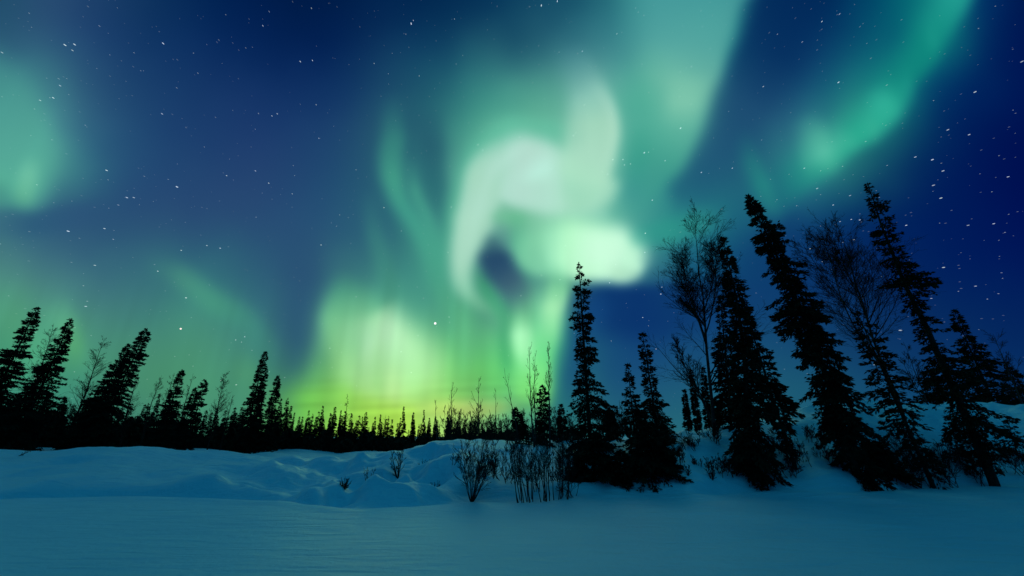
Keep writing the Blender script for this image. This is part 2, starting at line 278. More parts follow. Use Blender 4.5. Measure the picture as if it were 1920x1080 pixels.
# ---------------- stars ----------------
BRIGHT = [(200,319,2),(332,350,2.6),(238,370,2.2),(251,370,2),(479,320,2.2),(504,343,2),(425,329,1.8),(548,363,1.8),(598,259,1.8),(128,433,2.2),(196,428,1.8),(178,497,2),(161,574,2),(296,508,1.6),(349,558,2),(340,469,1.6),(388,460,1.8),(413,465,2),(602,459,2),(505,640,1),(442,637,1.6),(453,641,1.4),(459,631,1.6),(443,721,2.4),(414,713,1.8),
(771,44,2.6),(775,38,1.6),(1015,10,2.4),(1045,2,2),(786,142,1.6),(896,271,1.8),(905,281,1.8),(1075,254,1.8),(1208,286,2.8),(1216,285,1.6),(1149,299,2),(1168,299,1.8),(1182,307,1.8),(1247,301,2),(1276,240,2.4),(1223,375,2.2),(1210,437,2.2),(1209,473,2),(846,388,1.8),(720,389,1.8),(1315,323,2),(1373,315,1.8),(1508,315,2.2),(1532,353,2.8),(1562,384,1.8),(1574,26,2),(1541,40,1.8),(1431,162,2),(1572,154,2.2),(1716,294,2.4),(1748,299,2.6),(1768,320,2.6),(1750,347,2.8),(1764,371,2.6),(1828,172,2.6),(1817,252,2.2),(1777,243,2.4),(1916,115,2.8),(1890,331,2.2),(1815,422,2.4),(1863,419,2.2),(1769,501,2.6),(1829,536,2.2),(1688,619,3),(1746,559,2),(1601,449,2.4),(1612,412,2),(1575,415,1.8),(1596,411,1.8),(1519,466,2),(1542,490,2),(1699,422,2),(1143,530,2),(1239,551,2.2),(1241,538,2),(1205,595,1.8),(1230,654,2),(1146,639,1.5),(752,659,1.8),(771,698,1.8),(842,594,1.6),(843,604,1.6),(794,559,1.5),(1015,516,1.8),(1050,524,1.5),(668,556,1.4),(140,83,2),(122,84,2.2),(136,94,1.8),(306,81,2),(304,213,2),(100,183,1.8),(4,98,1.8),(493,48,1.6),(584,15,1.6),(563,115,1.8),(586,113,1.6),(520,213,2),(510,217,1.6)]
def build_stars():
    rng = np.random.default_rng(5)
    px = [p[0] for p in BRIGHT]; py = [p[1] for p in BRIGHT]; sz = [p[2]*(.40 if p[0] < 1400 else .33) for p in BRIGHT]; br = list(.35+.4*rng.random(len(BRIGHT)))
    n = 1500
    px += list(rng.uniform(-60, 1980, n)); py += list(rng.uniform(-60, 780, n)); sz += list(.35+.4*rng.random(n)**3); br += list(.08+.42*rng.random(n)**5)
    Vs = []; Cs = []
    for x, y, s, b in zip(px, py, sz, br):
        d = ray(x, y); d = d/np.linalg.norm(d)
        e = np.array([x-900, y-620.]); q = np.hypot(*e); e = e/(q+1e-6); st = 1+min(1.6, (q/700)**2*1.3)   # long exposure drags the outer stars
        d2 = ray(x+e[0], y+e[1]); a = d2/np.linalg.norm(d2)-d; a = a/np.linalg.norm(a); c = np.cross(d, a)
        k = 3200/F*s*(ray(x, y)@np.array([0, cp, sp])/np.linalg.norm(ray(x, y)))
        th = np.arange(6)/6*2*math.pi
        Vs.append(d*3200+(np.cos(th)[:, None]*a*st+np.sin(th)[:, None]*c)*k); Cs.append(b)
    V = np.concatenate(Vs); Q = np.arange(len(V)).reshape(-1, 6)
    mat = bpy.data.materials.new("starlight"); mat.use_nodes = True; N = mat.node_tree.nodes; N.clear()
    at = N.new('ShaderNodeAttribute'); at.attribute_name = 'light'; em = N.new('ShaderNodeEmission'); out = N.new('ShaderNodeOutputMaterial')
    mat.node_tree.links.new(at.outputs['Color'], em.inputs['Color']); mat.node_tree.links.new(em.outputs[0], out.inputs['Surface'])
    mat.cycles.emission_sampling = 'NONE'
    me = mesh_np('stars', V, Q, mat)
    a = me.color_attributes.new('light', 'FLOAT_COLOR', 'POINT')
    tint = rng.uniform(0, 1, (len(Cs), 1)); col = np.array([.75, .85, 1.])*(1-tint)+np.array([.8, .95, .85])*tint
    b_ = sky_at(sky_chart(), np.array(px), np.array(py)); back = np.where(b_ <= .04045, b_/12.92, ((b_+.055)/1.055)**2.4)
    col = back+col*np.array(Cs)[:, None]
    a.data.foreach_set('color', np.repeat(np.concatenate([col, np.ones((len(Cs), 1))], 1), 6, 0).astype(np.float32).ravel())
    tag(link('stars', me), kind='stuff', label='white stars scattered over the whole night sky', cat='stars')
    for nm, x, y, s, col, lab in (('bright_star', 816, 606, 4.2, (1, .93, .95), 'brightest star, glowing white low above the pale green aurora'), ('bright_star', 339, 616, 3, (1, .8, .75), 'reddish white star above the feathery topped spruce on the left')):
        d = ray(x, y); d = d/np.linalg.norm(d); g = Geo()
        a = norm(np.cross(d, [0, 0, 1.])); c = np.cross(d, a); th = np.arange(8)/8*2*math.pi; k = 3190/F*s*.9*(d@np.array([0, cp, sp]))*.62
        ring = (np.cos(th)[:, None]*a+np.sin(th)[:, None]*c)*k
        V = np.concatenate([ring*.95, ring*.5+d*k*.6, ring*.5-d*k*.6]); idx = np.arange(8); i2 = (idx+1) % 8
        g.add(V, np.concatenate([np.stack([idx, i2, i2+8, idx+8], 1), np.stack([idx, i2, i2+16, idx+16], 1), [[8, 10, 12, 14], [8, 9, 10, 10], [16, 18, 20, 22]]]).astype(int)[:-2])
        g.add(np.concatenate([ring*.5+d*k*.6, ring*.5-d*k*.6]), np.array([[0, 1, 2, 3], [0, 3, 4, 7], [4, 5, 6, 7], [8, 9, 10, 11], [8, 11, 12, 15], [12, 13, 14, 15]]))
        m = bpy.data.materials.new("bright_starlight"); m.use_nodes = True; N = m.node_tree.nodes; N.clear(); em = N.new('ShaderNodeEmission'); out = N.new('ShaderNodeOutputMaterial')
        em.inputs[0].default_value = (*col, 1); em.inputs[1].default_value = 1.3; m.node_tree.links.new(em.outputs[0], out.inputs['Surface']); m.cycles.emission_sampling = 'NONE'
        tag(link(nm, g.mesh(nm, m), loc=d*3190), lab, 'star')
build_stars()
# ---------------- terrain ----------------
def az_dist(px, py, dist=None):
    r = ray(px, py); h = math.hypot(r[0], r[1]); az = math.degrees(math.atan2(r[0], r[1])); t = r[2]/h
    if dist is None: return az, CAMZ/-t, 0.0
    return az, dist, CAMZ+t*dist
SHORE = [az_dist(*p) for p in [(0,936),(200,932),(450,937),(560,942),(620,953),(680,955),(780,950),(880,938),(960,941),(1040,936),(1100,928),(1200,929),(1300,932),(1400,922),(1600,924),(1750,915),(1900,911)]]
CREST = [az_dist(*p) for p in [(0,848,28),(60,845,28),(200,842,28),(330,842,27),(405,843,26),(450,855,24),(520,861,23),(640,860,23),(720,853,22),(790,842,20),(840,829,19),(880,825,18),(930,833,18),(985,833,19),(1080,830,20),(1200,822,20),(1260,813,20),(1310,803,20),(1380,793,21),(1500,768,23),(1600,750,26),(1700,754,28),(1800,757,30),(1900,760,32)]]
BACK = [az_dist(*p) for p in [(0,842,44),(400,842,44),(430,851,42),(500,846,40),(590,845,40),(630,851,40),(690,846,40),(740,850,40),(860,840,40),(1000,842,40)]]
AZ = np.arange(-180, 180.01, .25)
def ringfn(tab, smooth):
    a = np.array([t[0] for t in tab]); d = np.interp(AZ, a, [t[1] for t in tab]); z = np.interp(AZ, a, [t[2] for t in tab])
    k = np.exp(-.5*(np.arange(-40, 41)*.25/smooth)**2); k /= k.sum()
    f = lambda q: np.convolve(np.pad(q, 40, mode='edge'), k, 'valid')
    return f(d), f(z)
sD, sZ = ringfn(SHORE, .9); cD, cZ = ringfn(CREST, .8); bD, bZ = ringfn(BACK, 1.0)
fade = np.clip((np.abs(AZ)-62)/50, 0, 1); fade = fade*fade*(3-2*fade)
cZ = cZ*(1-fade)+.2*fade; bZ = np.where(AZ > 2, np.interp(AZ, [2, 14, 60], [.8, 1.3, 2.2]), bZ)*(1-fade)+.3*fade
# knolls, hollows: (px, py of its middle on the bank, dist, radius across, radius along, height)
BUMPS = []
def bump(px, dist, rx, ry, h):
    az = math.atan2(ray(px, 900)[0], ray(px, 900)[1]); BUMPS.append((dist*math.sin(az), dist*math.cos(az), az, rx, ry, h))
bump(642, 11.9, .5, .45, -.55); bump(690, 12.2, .5, .5, .22); bump(600, 12.6, .6, .5, .14); bump(735, 12.3, .7, .55, .16); bump(780, 11.6, .9, .4, .16)
bump(815, 12.5, .35, .4, -.5); bump(838, 13.2, .8, .6, .3); bump(800, 14.6, .5, .5, -.4); bump(775, 13.4, .5, .5, -.14); bump(720, 14.2, .8, .5, .15)
bump(560, 15, 1.4, .8, -.16); bump(640, 16.5, 1.2, .9, .12); bump(115, 22, .7, .5, -.22); bump(260, 21, 3.4, 1.6, -.16); bump(360, 20, 2.2, 1.2, -.14); bump(150, 20, 2.5, 1.0, .1)
bump(1140, 12.8, 1.0, .5, .12); bump(1290, 12.9, .8, .4, .1); bump(1000, 12.4, 1.0, .4, .08); bump(1540, 14.5, 1.4, .5, .12); bump(440, 15.5, 1.6, .6, .1); bump(1390, 10.4, 2.6, .5, .05)
def height(x, y):
    x = np.asarray(x, float); y = np.asarray(y, float)
    r = np.hypot(x, y)+1e-6; az = np.degrees(np.arctan2(x, y))
    g = lambda q: np.interp(az, AZ, q)
    s, c, cz, b, bz = g(sD), g(cD), g(cZ), g(bD), g(bZ)
    sm = lambda t: (lambda q: q*q*(3-2*q))(np.clip(t, 0, 1))
    t1 = np.clip((r-s)/(c-s), 0, 1)
    lip = .20*sm((r-s)/.7)
    h1 = lip + (cz-.18)*(.55*sm(t1*1.6)+.45*t1**1.1)
    t2 = (r-c)/(b-c)
    dip = cz-.5*np.sin(np.clip(t2, 0, 1)*math.pi)
    h2 = dip*(1-sm(t2))+bz*sm(t2)
    h3 = bz+(.4-bz)*sm((r-b)/60)+2.2*sm((r-300)/1500)
    h = np.where(r < s, -.0*r, np.where(r < c, h1, np.where(r < b, h2, h3)))
    left = sm((-az-4)/8)+.35
    h = h-.16*left*np.exp(-((r-s-.35)/.38)**2)+.035*left*np.exp(-((r-s+.45)/.5)**2)
    # drifts and lumps
    bank = sm((r-s)/1.5)*sm((60-r)/30)
    mid = np.exp(-((az+20)/16)**2)*sm((24-r)/6)
    h = h+bank*(.14*vnoise(x/3.1, y/2.2, 11)+.07*vnoise(x/1.1, y/.9, 12))+bank*mid*(.24*vnoise(x/1.2+y*.6, y/1.1, 13)+.08*vnoise(x/.5, y/.45, 14))
    hum = np.exp(-((az+15)/13)**2)*sm((21-r)/5)*sm((r-s)/.7)*sm((c-.5-r)/3)
    h = h+hum*(.42*(.30-np.abs(vnoise(x/1.6+.45*y, y/1.5, 21)))+.22*np.maximum(0, vnoise(x/.7, y/.6, 22))-.10*np.maximum(0, vnoise(x/.33, y/.3, 23)))
    wild = sm((az-2)/6)*sm((r-s)/1.2)*sm((c+4-r)/3)
    h = h+wild*(.12*vnoise(x/.9, y/.7, 24)+.05*vnoise(x/.3, y/.3, 25))
    h = h+bank*.016*vnoise(x/.25, y/.25, 17)
    h = h+.03*vnoise(x/4, y/2.4, 15)+.006*np.abs(vnoise(x/1.6+y*.2, y/.45, 18))*np.clip(r/8, 0, 1)+.004*vnoise(x/.7, y/.5, 16)
    for bx, by, ba, rx, ry, hh in BUMPS:
        dx = x-bx; dy = y-by; u = dx*math.cos(ba)-dy*math.sin(ba); v = dx*math.sin(ba)+dy*math.cos(ba)
        h = h+hh*np.exp(-(u/rx)**2-(v/ry)**2)
    return h
def hz(x, y): return float(height(np.array([x]), np.array([y]))[0])
def ground_at(px, dist):
    """foot of a thing seen at chart column px, dist metres ahead (measured along north)"""
    x, y, z = 0., dist, 0.
    for _ in range(6):
        x = (px-960)/F*(y*cp+(z-CAMZ)*sp); z = hz(x, y)
    return np.array([x, y, z])
def snow_material():
    m = bpy.data.materials.new("snow"); m.use_nodes = True; N = m.node_tree.nodes; L = m.node_tree.links; b = N["Principled BSDF"]
    tc = N.new('ShaderNodeTexCoord'); n1 = N.new('ShaderNodeTexNoise'); n1.inputs['Scale'].default_value = .35; n1.inputs['Detail'].default_value = 5
    L.new(tc.outputs['Object'], n1.inputs['Vector'])
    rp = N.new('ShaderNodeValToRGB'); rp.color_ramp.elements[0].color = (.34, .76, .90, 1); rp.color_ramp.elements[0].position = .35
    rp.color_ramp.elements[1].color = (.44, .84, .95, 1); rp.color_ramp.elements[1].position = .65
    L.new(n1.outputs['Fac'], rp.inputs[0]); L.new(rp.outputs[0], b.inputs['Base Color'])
    b.inputs['Roughness'].default_value = .42; b.inputs['Specular IOR Level'].default_value = .9
    n2 = N.new('ShaderNodeTexNoise'); n2.inputs['Scale'].default_value = 9; n2.inputs['Detail'].default_value = 8; n2.inputs['Roughness'].default_value = .7
    L.new(tc.outputs['Object'], n2.inputs['Vector'])
    bp = N.new('ShaderNodeBump'); bp.inputs['Strength'].default_value = .7; bp.inputs['Distance'].default_value = .03
    mp = N.new('ShaderNodeMapping'); mp.inputs['Scale'].default_value = (.6, 2.6, 1); mp.inputs['Rotation'].default_value = (0, 0, .3); L.new(tc.outputs['Object'], mp.inputs[0])
    n3 = N.new('ShaderNodeTexNoise'); n3.inputs['Scale'].default_value = 1.6; n3.inputs['Detail'].default_value = 6; n3.inputs['Distortion'].default_value = .6; L.new(mp.outputs[0], n3.inputs['Vector'])
    b2 = N.new('ShaderNodeBump'); b2.inputs['Strength'].default_value = .75; b2.inputs['Distance'].default_value = .09; L.new(n3.outputs['Fac'], b2.inputs['Height']); L.new(b2.outputs[0], bp.inputs['Normal'])
    L.new(n2.outputs['Fac'], bp.inputs['Height']); L.new(bp.outputs[0], b.inputs['Normal'])
    return m
ra = np.concatenate([np.arange(-180, -70, 2.), np.arange(-70, 70, .12), np.arange(70, 180, 2.)])
rr = np.concatenate([np.geomspace(.4, 9, 60)[:-1], np.geomspace(9, 30, 330)[:-1], np.geomspace(30, 100, 60)[:-1], np.geomspace(100, 3400, 40)])
RA, RR = np.meshgrid(np.radians(ra), rr)
GX, GY = RR*np.sin(RA), RR*np.cos(RA); GZ = height(GX, GY)
nr, na = GX.shape
V = np.concatenate([np.stack([GX, GY, GZ], -1).reshape(-1, 3), [[0, 0, 0.]]])
i, j = np.meshgrid(np.arange(nr-1), np.arange(na), indexing='ij'); j2 = (j+1) % na
Q = np.stack([i*na+j, (i+1)*na+j, (i+1)*na+j2, i*na+j2], -1).reshape(-1, 4)[:, ::-1]
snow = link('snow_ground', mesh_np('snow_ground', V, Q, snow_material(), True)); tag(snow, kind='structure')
# close the small hole round the origin
cap = np.arange(na); me = snow.data
import bmesh
bm = bmesh.new(); bm.from_mesh(me); bm.verts.ensure_lookup_table()
cv = bm.verts[nr*na]; cv.co.z = hz(0, 0)
for k in range(na):
    f = bm.faces.new((cv, bm.verts[(k+1) % na], bm.verts[k])); f.smooth = True
bm.normal_update(); bm.to_mesh(me); bm.free()
# ---------------- trees ----------------
def plain(name, c1, c2, scale, rough=.8):
    m = bpy.data.materials.new(name); m.use_nodes = True; N = m.node_tree.nodes; L = m.node_tree.links; b = N["Principled BSDF"]
    tc = N.new('ShaderNodeTexCoord'); n = N.new('ShaderNodeTexNoise'); n.inputs['Scale'].default_value = scale; n.inputs['Detail'].default_value = 4
    rp = N.new('ShaderNodeValToRGB'); rp.color_ramp.elements[0].color = (*c1, 1); rp.color_ramp.elements[1].color = (*c2, 1); rp.color_ramp.elements[0].position = .35; rp.color_ramp.elements[1].position = .65
    L.new(tc.outputs['Object'], n.inputs['Vector']); L.new(n.outputs['Fac'], rp.inputs[0]); L.new(rp.outputs[0], b.inputs['Base Color'])
    b.inputs['Roughness'].default_value = rough; b.inputs['Specular IOR Level'].default_value = .1
    return m
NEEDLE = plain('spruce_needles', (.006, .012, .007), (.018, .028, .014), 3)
BARK = plain('spruce_bark', (.02, .016, .012), (.04, .032, .026), 12)
BIRCHBARK = plain('birch_bark', (.03, .025, .022), (.07, .062, .055), 8)
TWIG = plain('twigs', (.02, .014, .012), (.035, .025, .02), 8)
def wobble_line(rng, H, K, amp):
    z = np.linspace(0, H, K); c = np.cumsum(rng.normal(size=(K, 2)), 0); c -= np.linspace(0, 1, K)[:, None]*c[-1]; c -= c[0]
    return np.concatenate([c*amp*H/K, z[:, None]], 1)
WID = .80
def spruce_geo(H, prof, seed, unit=.05, dens=1.0, lean=(0, 0), sweep=(0, 0), gaps=.12, wob=.02, lowest=.0, up=.35, droop=.75, ragged=.35, trunk_r=None, bulge=.8, bow=0):
    """prof: [(t from the tip 0..1, half width in m)], unit: size of the finest foliage"""
    rng = np.random.default_rng(seed)
    K = 14; tr = wobble_line(rng, H, K, wob); tt = np.linspace(0, 1, K)
    tr[:, 0] += lean[0]*tt; tr[:, 1] += lean[1]*tt
    tr[:, 0] += bow*np.sin(math.pi*tt)
    rad = (trunk_r or .011*H)*(1-tt)**.8+.006
    V, Q = tubes(tr[None], rad[None], 7)
    tg = Geo(); tg.add(V, Q); crown = Geo()
    pt, pw = np.array([p[0] for p in prof]), np.array([p[1] for p in prof])
    nw = int(H/.17*min(1, .05/unit*1.2)); nw = max(nw, 22)
    ts = (np.linspace(0, 1-lowest, nw)+rng.normal(0, .4/nw, nw)).clip(0.004, 1-lowest)
    per = np.where(rng.random(nw) < gaps, 1, rng.integers(5, 9, nw))
    per = np.maximum(1, (per*dens)).astype(int)
    t = np.repeat(ts, per)+rng.normal(0, .8/nw, per.sum()); t = t.clip(.003, 1)
    wmod = np.repeat(1+ragged*(.6*rng.normal(size=nw).clip(-1.5, 1.5)+bulge*vnoise(ts*H*1.3+seed*7.7, ts*0+seed, 3))*np.clip(ts/.12, .25, 1), per)
    L = np.interp(t, pt, pw)*np.clip(t/.035, .12, 1)*wmod*(.5+.62*rng.random(len(t))**.7)*WID; L = np.maximum(L, unit*np.clip(t/.1, .35, .9))
    az = rng.uniform(0, 2*math.pi, len(t))
    hd = np.stack([np.cos(az), np.sin(az), 0*az], 1)
    L = L*(1+hd[:, 0]*sweep[0]+hd[:, 1]*sweep[1]).clip(.3, 2)
    zb = (1-t); f = zb*(K-1); k = f.astype(int).clip(0, K-2); fr = (f-k)[:, None]
    B = tr[k]*(1-fr)+tr[k+1]*fr
    upv = up*(1-1.3*t)+rng.normal(0, .10, len(t)); dr = droop*(.35+.65*t)*rng.uniform(.6, 1.3, len(t))
    def pos(s, idx):
        p = B[idx]+hd[idx]*(L[idx]*s)[:, None]
        p[:, 2] += L[idx]*(upv[idx]*s-dr[idx]*s**2+.28*dr[idx]*s**5)
        return p
    ss = np.linspace(0, 1, 5); I = np.repeat(np.arange(len(t)), 5); P = pos(np.tile(ss, len(t)), I).reshape(-1, 5, 3)
    br = np.maximum(.004, .018*L)[:, None]*(1-ss*.85)[None]
    V, Q = tubes(P, br, 3); crown.add(V, Q)
    m = np.maximum(5, (L/unit*5.2*dens)).astype(int)
    I = np.repeat(np.arange(len(t)), m); s = rng.random(len(I))**.75
    s = np.maximum(s, .06)
    p = pos(s, I); p2 = pos(np.minimum(s+.04, 1.04), I); tan = norm(p2-p)
    spread = (L[I]*.20*(1.05-s)+unit*.45)
    side = norm(np.cross(tan, [0, 0, 1.]))
    off = rng.normal(size=(len(I), 2))
    p = p+side*(off[:, :1]*spread[:, None])+np.array([0, 0, 1.])*(off[:, 1:]*unit*.45-.15*unit)
    D = norm(tan+side*off[:, :1]*.55+rng.normal(size=p.shape)*.36+np.array([0, 0, -.15]))
    V, Q = sprays(p, D, unit*rng.uniform(1.6, 3.2, len(I)), unit*rng.uniform(.35, .7, len(I)), rng); crown.add(V, Q)
    # leader
    n = 14; q = np.linspace(.0, .03, n); pp = np.stack([np.interp(1-q, tt, tr[:, a]) for a in range(3)], 1)
    V, Q = sprays(pp, norm(rng.normal(size=(n, 3))*.5+np.array([0, 0, 1.])), np.full(n, unit*2), np.full(n, unit*.5), rng); crown.add(V, Q)
    return tg, crown
def grow(rng, P, Rr, n, lo, hi, ang, lf, up, wob, rf, rmin, shorten=.6, K=5, flat=None):
    N = len(P); n = np.broadcast_to(n, (N,)); idx = np.repeat(np.arange(N), n); M = len(idx)
    fr = rng.uniform(lo, hi, M); f = fr*(P.shape[1]-1); k = f.astype(int).clip(0, P.shape[1]-2); q = (f-k)[:, None]
    base = P[idx, k]*(1-q)+P[idx, k+1]*q; tan = norm(P[idx, k+1]-P[idx, k]); r0 = (Rr[idx, k]*(1-q[:, 0])+Rr[idx, k+1]*q[:, 0])*rf
    plen = np.linalg.norm(np.diff(P, axis=1), axis=2).sum(1)[idx]
    per = norm(np.cross(tan, rng.normal(size=tan.shape))); a = rng.uniform(*ang, M)[:, None]
    d = norm(tan*np.cos(a)+per*np.sin(a)); ln = plen*lf*(1-shorten*(fr-lo)/(hi-lo+1e-6))*rng.uniform(.6, 1.25, M)
    out = np.empty((M, K, 3)); out[:, 0] = base
    for j in range(1, K):
        out[:, j] = out[:, j-1]+d*(ln/(K-1))[:, None]
        d = norm(d+np.array([0, 0, 1.])*up+rng.normal(size=d.shape)*wob)
    rad = np.maximum(rmin, r0[:, None]*(1-np.linspace(0, .8, K))[None]*1.0)
    return out, rad
def bare_geo(H, seed, lean=(0, 0), stems=1, limbs=26, brs=7, tws=6, limb_len=.32, ang=(.45, .9), up=.12, r0=None, rmin=.004, first=.3, fork=0, wob=.07, spreadstem=.0, basespread=0, shorten=.65, drop=0, hair=0):
    rng = np.random.default_rng(seed); K = 9
    T = []; 
    for s in range(stems):
        l = wobble_line(rng, H*(1 if s == 0 else rng.uniform(.7, 1.05)), K, .05)
        tt = np.linspace(0, 1, K); a = rng.uniform(0, 2*math.pi); o = spreadstem*H*rng.uniform(.4, 1)
        l[:, 0] += lean[0]*tt+(o*math.cos(a)*tt**.8 if s or spreadstem else 0); l[:, 1] += lean[1]*tt+(o*math.sin(a)*tt**.8 if s or spreadstem else 0)
        if basespread: l[:, :2] += rng.uniform(-basespread, basespread, 2)
        T.append(l)
    T = np.array(T); r0 = r0 or .009*H
    Rr = np.maximum(rmin, r0*(1-np.linspace(0, 1, K)**1.1*.93))[None].repeat(stems, 0)
    tg = Geo(); V, Q = tubes(T, Rr, 6); tg.add(V, Q)
    c = Geo()
    P0, R0 = T, Rr
    if fork:
        Pf, Rf = grow(rng, T, Rr, fork, first, .6, (.2, .4), .62, .10, .05, .75, rmin, K=K, shorten=.3); V, Q = tubes(Pf, Rf, 5); tg.add(V, Q)
        P0 = np.concatenate([T, Pf]); R0 = np.concatenate([Rr, Rf])
    P1, R1 = grow(rng, P0, R0, limbs, first, .97, ang, limb_len, up, wob, .5, rmin, shorten=shorten); V, Q = tubes(P1, R1, 4); c.add(V, Q)
    if brs:
        P2, R2 = grow(rng, P1, R1, brs, .15, .97, (.35, .8), .5, up*.8-drop, wob*1.4, .5, rmin*.75, shorten=.5); V, Q = tubes(P2, R2, 3); c.add(V, Q)
        if tws:
            P3, R3 = grow(rng, P2, R2, tws, .1, .97, (.3, .8), .5, up*.5-drop, wob*2, .5, rmin*.5, K=4, shorten=.4); V, Q = tubes(P3, R3, 3); c.add(V, Q)
            if hair:
                P4, R4 = grow(rng, P3, R3, hair, .1, .97, (.3, .8), .6, up*.3-drop, wob*2, .5, rmin*.36, K=3, shorten=.4); V, Q = tubes(P4, R4, 3); c.add(V, Q)
    return tg, c
def place(tip, base, dist):
    """foot on the ground at column base, dist ahead; tip where the photo's tree ends, at the same depth"""
    b = ground_at(base, dist); r = ray(*tip); t = (b[1])/r[1]; tp = np.array([0, 0, CAMZ])+r*t
    return b, tp-b
def root(name, b, label, cat, group=None):
    o = link(name, None, loc=(b[0], b[1], b[2]-.06)); o.empty_display_size = .3
    return tag(o, label, cat, group)
def px2m(dist): return dist*1.03/F
def add_spruce(tip, base, dist, hw, label, seed, name='spruce_tree', group=None, ybend=0, tilt=False, **kw):
    b, v = place(tip, base, dist); H = v[2]+.06; s = px2m(dist)
    prof = [(t, w_*s) for t, w_ in hw]
    if tilt:      # the whole tree tilted, boughs square to the trunk
        L = math.hypot(v[0], H); tg, cg = spruce_geo(L, prof, seed, **kw); c, s_ = H/L, v[0]/L
        M = np.array([[c, 0, -s_], [0, 1, 0], [s_, 0, c]])
        for g in (tg, cg): g.V = [q @ M for q in g.V]
    else: tg, cg = spruce_geo(H, prof, seed, lean=(v[0], ybend), **kw)
    o = root(name, b, label, 'spruce tree', group)
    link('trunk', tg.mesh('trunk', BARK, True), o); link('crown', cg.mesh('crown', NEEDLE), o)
    return o
def add_bare(tip, base, dist, label, seed, name='birch_tree', cat='bare tree', mat=None, group=None, **kw):
    b, v = place(tip, base, dist); tg, cg = bare_geo(v[2]+.06, seed, lean=(v[0], 0), **kw)
    o = root(name, b, label, cat, group)
    link('trunk', tg.mesh('trunk', mat or BIRCHBARK, True), o); link('crown', cg.mesh('crown', TWIG), o)
    return o
# ---------------- the right hand group ----------------
add_spruce((1402,368), 1608, 13.6, [(0,3),(.04,15),(.1,22),(.14,30),(.2,36),(.3,42),(.45,50),(.6,46),(.75,42),(.88,40),(1,50)], 'big leaning black spruce with dense shaggy crown, second tallest, right of the narrow pointed spruce', 1, unit=.055, gaps=.12, droop=1.0, up=.2, ragged=.34, dens=1.3, bow=.3, bulge=.9)
add_spruce((1356,446), 1402, 13.7, [(0,2),(.03,6),(.08,12),(.2,20),(.35,23),(.5,31),(.65,42),(.8,48),(.9,46),(1,46)], 'tall narrow spruce with a needle sharp top beside the bare birch', 2, unit=.055, gaps=.08, droop=1.0, up=.2, sweep=(.08,0), ragged=.24, dens=1.35, bow=.3)
add_spruce((1398,575), 1492, 14.0, [(0,3),(.2,12),(.45,26),(.62,34),(.75,22),(.85,10),(1,6)], 'spruce with a bare lower trunk half hidden between the two big leaning spruces', 3, unit=.06, lowest=.12, sweep=(.3,0))
add_spruce((1626,345), 1866, 14.2, [(0,3),(.06,14),(.12,22),(.2,27),(.3,34),(.38,48),(.42,20),(.52,18),(.62,30),(.74,54),(.85,44),(.94,20),(1,10)], 'tallest spruce, leaning left with a ragged top and long drooping lower boughs', 4, unit=.055, gaps=.3, sweep=(.2,0), ragged=.5, dens=.85, droop=.8, wob=.03, lowest=.08)
add_spruce((1607,586), 1752, 14.0, [(0,4),(.1,18),(.25,26),(.4,34),(.5,34),(.6,38),(.8,36),(1,14)], 'thin spruce with a bare lower trunk, left of the tallest spruce', 5, unit=.06, gaps=.25, lowest=.12, ragged=.5, dens=.75)
add_spruce((1789,583), 1885, 28.5, [(0,3),(.1,11),(.3,24),(.5,38),(.7,50),(1,56)], 'dark broad spruce with pointed top behind the tallest spruce on the right', 6, unit=.09, ragged=.25)
add_spruce((1735,690), 1775, 26.0, [(0,4),(.2,24),(.5,44),(1,60)], 'low bushy spruce in the gap under the tallest spruce', 7, unit=.07)
add_spruce((1893,690), 1935, 29.5, [(0,4),(.3,24),(.7,40),(1,46)], 'dark spruce cut by the right edge of the photo', 8, unit=.08)
add_spruce((1351,556), 1372, 17.5, [(0,2),(.1,8),(.3,16),(.5,24),(.8,34),(1,36)], 'slim spruce hiding behind the left side of the needle sharp spruce', 9, unit=.065)
add_spruce((1640,830), 1642, 14.3, [(0,8),(.3,34),(.7,52),(1,60)], 'low black bushy spruce at the foot of the big leaning spruce', 10, unit=.055, lowest=0)
add_spruce((1890,790), 1910, 15.5, [(0,6),(.3,30),(.7,44),(1,40)], 'small sparse spruce low at the right edge', 11, unit=.055, dens=.6, gaps=.4)
add_spruce((1785,800), 1800, 15.0, [(0,6),(.3,26),(.7,40),(1,30)], 'small sparse spruce between the two slanting bare trunks', 12, unit=.055, dens=.55, gaps=.4)
for k, (tx, ty, bx, w_, lab) in enumerate([(1283,732,1292,10,'lowest of the little spruces on the snowy rise left of the birch trunk'),(1295,694,1312,10,'left one of two slim little spruces standing on the snowy rise'),(1318,690,1330,11,'right one of two slim little spruces standing on the snowy rise'),(1341,748,1350,9,'stubby little spruce right of the pair on the snowy rise')]):
    add_spruce((tx,ty), bx, 21.5+.4*k, [(0,1),(.15,w_*.35),(.5,w_*.6),(1,w_*.85)], lab, 20+k, unit=.05, group='little spruces on the snowy rise', ragged=.15, gaps=0, trunk_r=.03, dens=1.5)
add_bare((1302,424), 1340, 16.0, 'tall bare birch with a fine twiggy crown left of the needle sharp spruce', 31, stems=1, fork=4, limbs=34, brs=10, tws=6, hair=1, limb_len=.33, first=.16, ang=(.4,.95), up=.09, rmin=.0065, r0=.07, drop=.0, shorten=.5)
add_bare((1262,640), 1345, 17.0, 'lower bare birch leaning far left beside the little spruces', 32, stems=2, spreadstem=.06, limbs=18, brs=7, tws=5, hair=1, limb_len=.34, first=.35, ang=(.3,.9), up=.05, rmin=.008, r0=.045)
add_bare((1560,394), 1700, 16.5, 'tall bare birch with wide open branches between the two tallest spruces', 33, stems=1, fork=4, limbs=28, brs=10, tws=6, hair=1, limb_len=.34, first=.2, ang=(.4,1.0), up=.08, rmin=.0068, r0=.06)
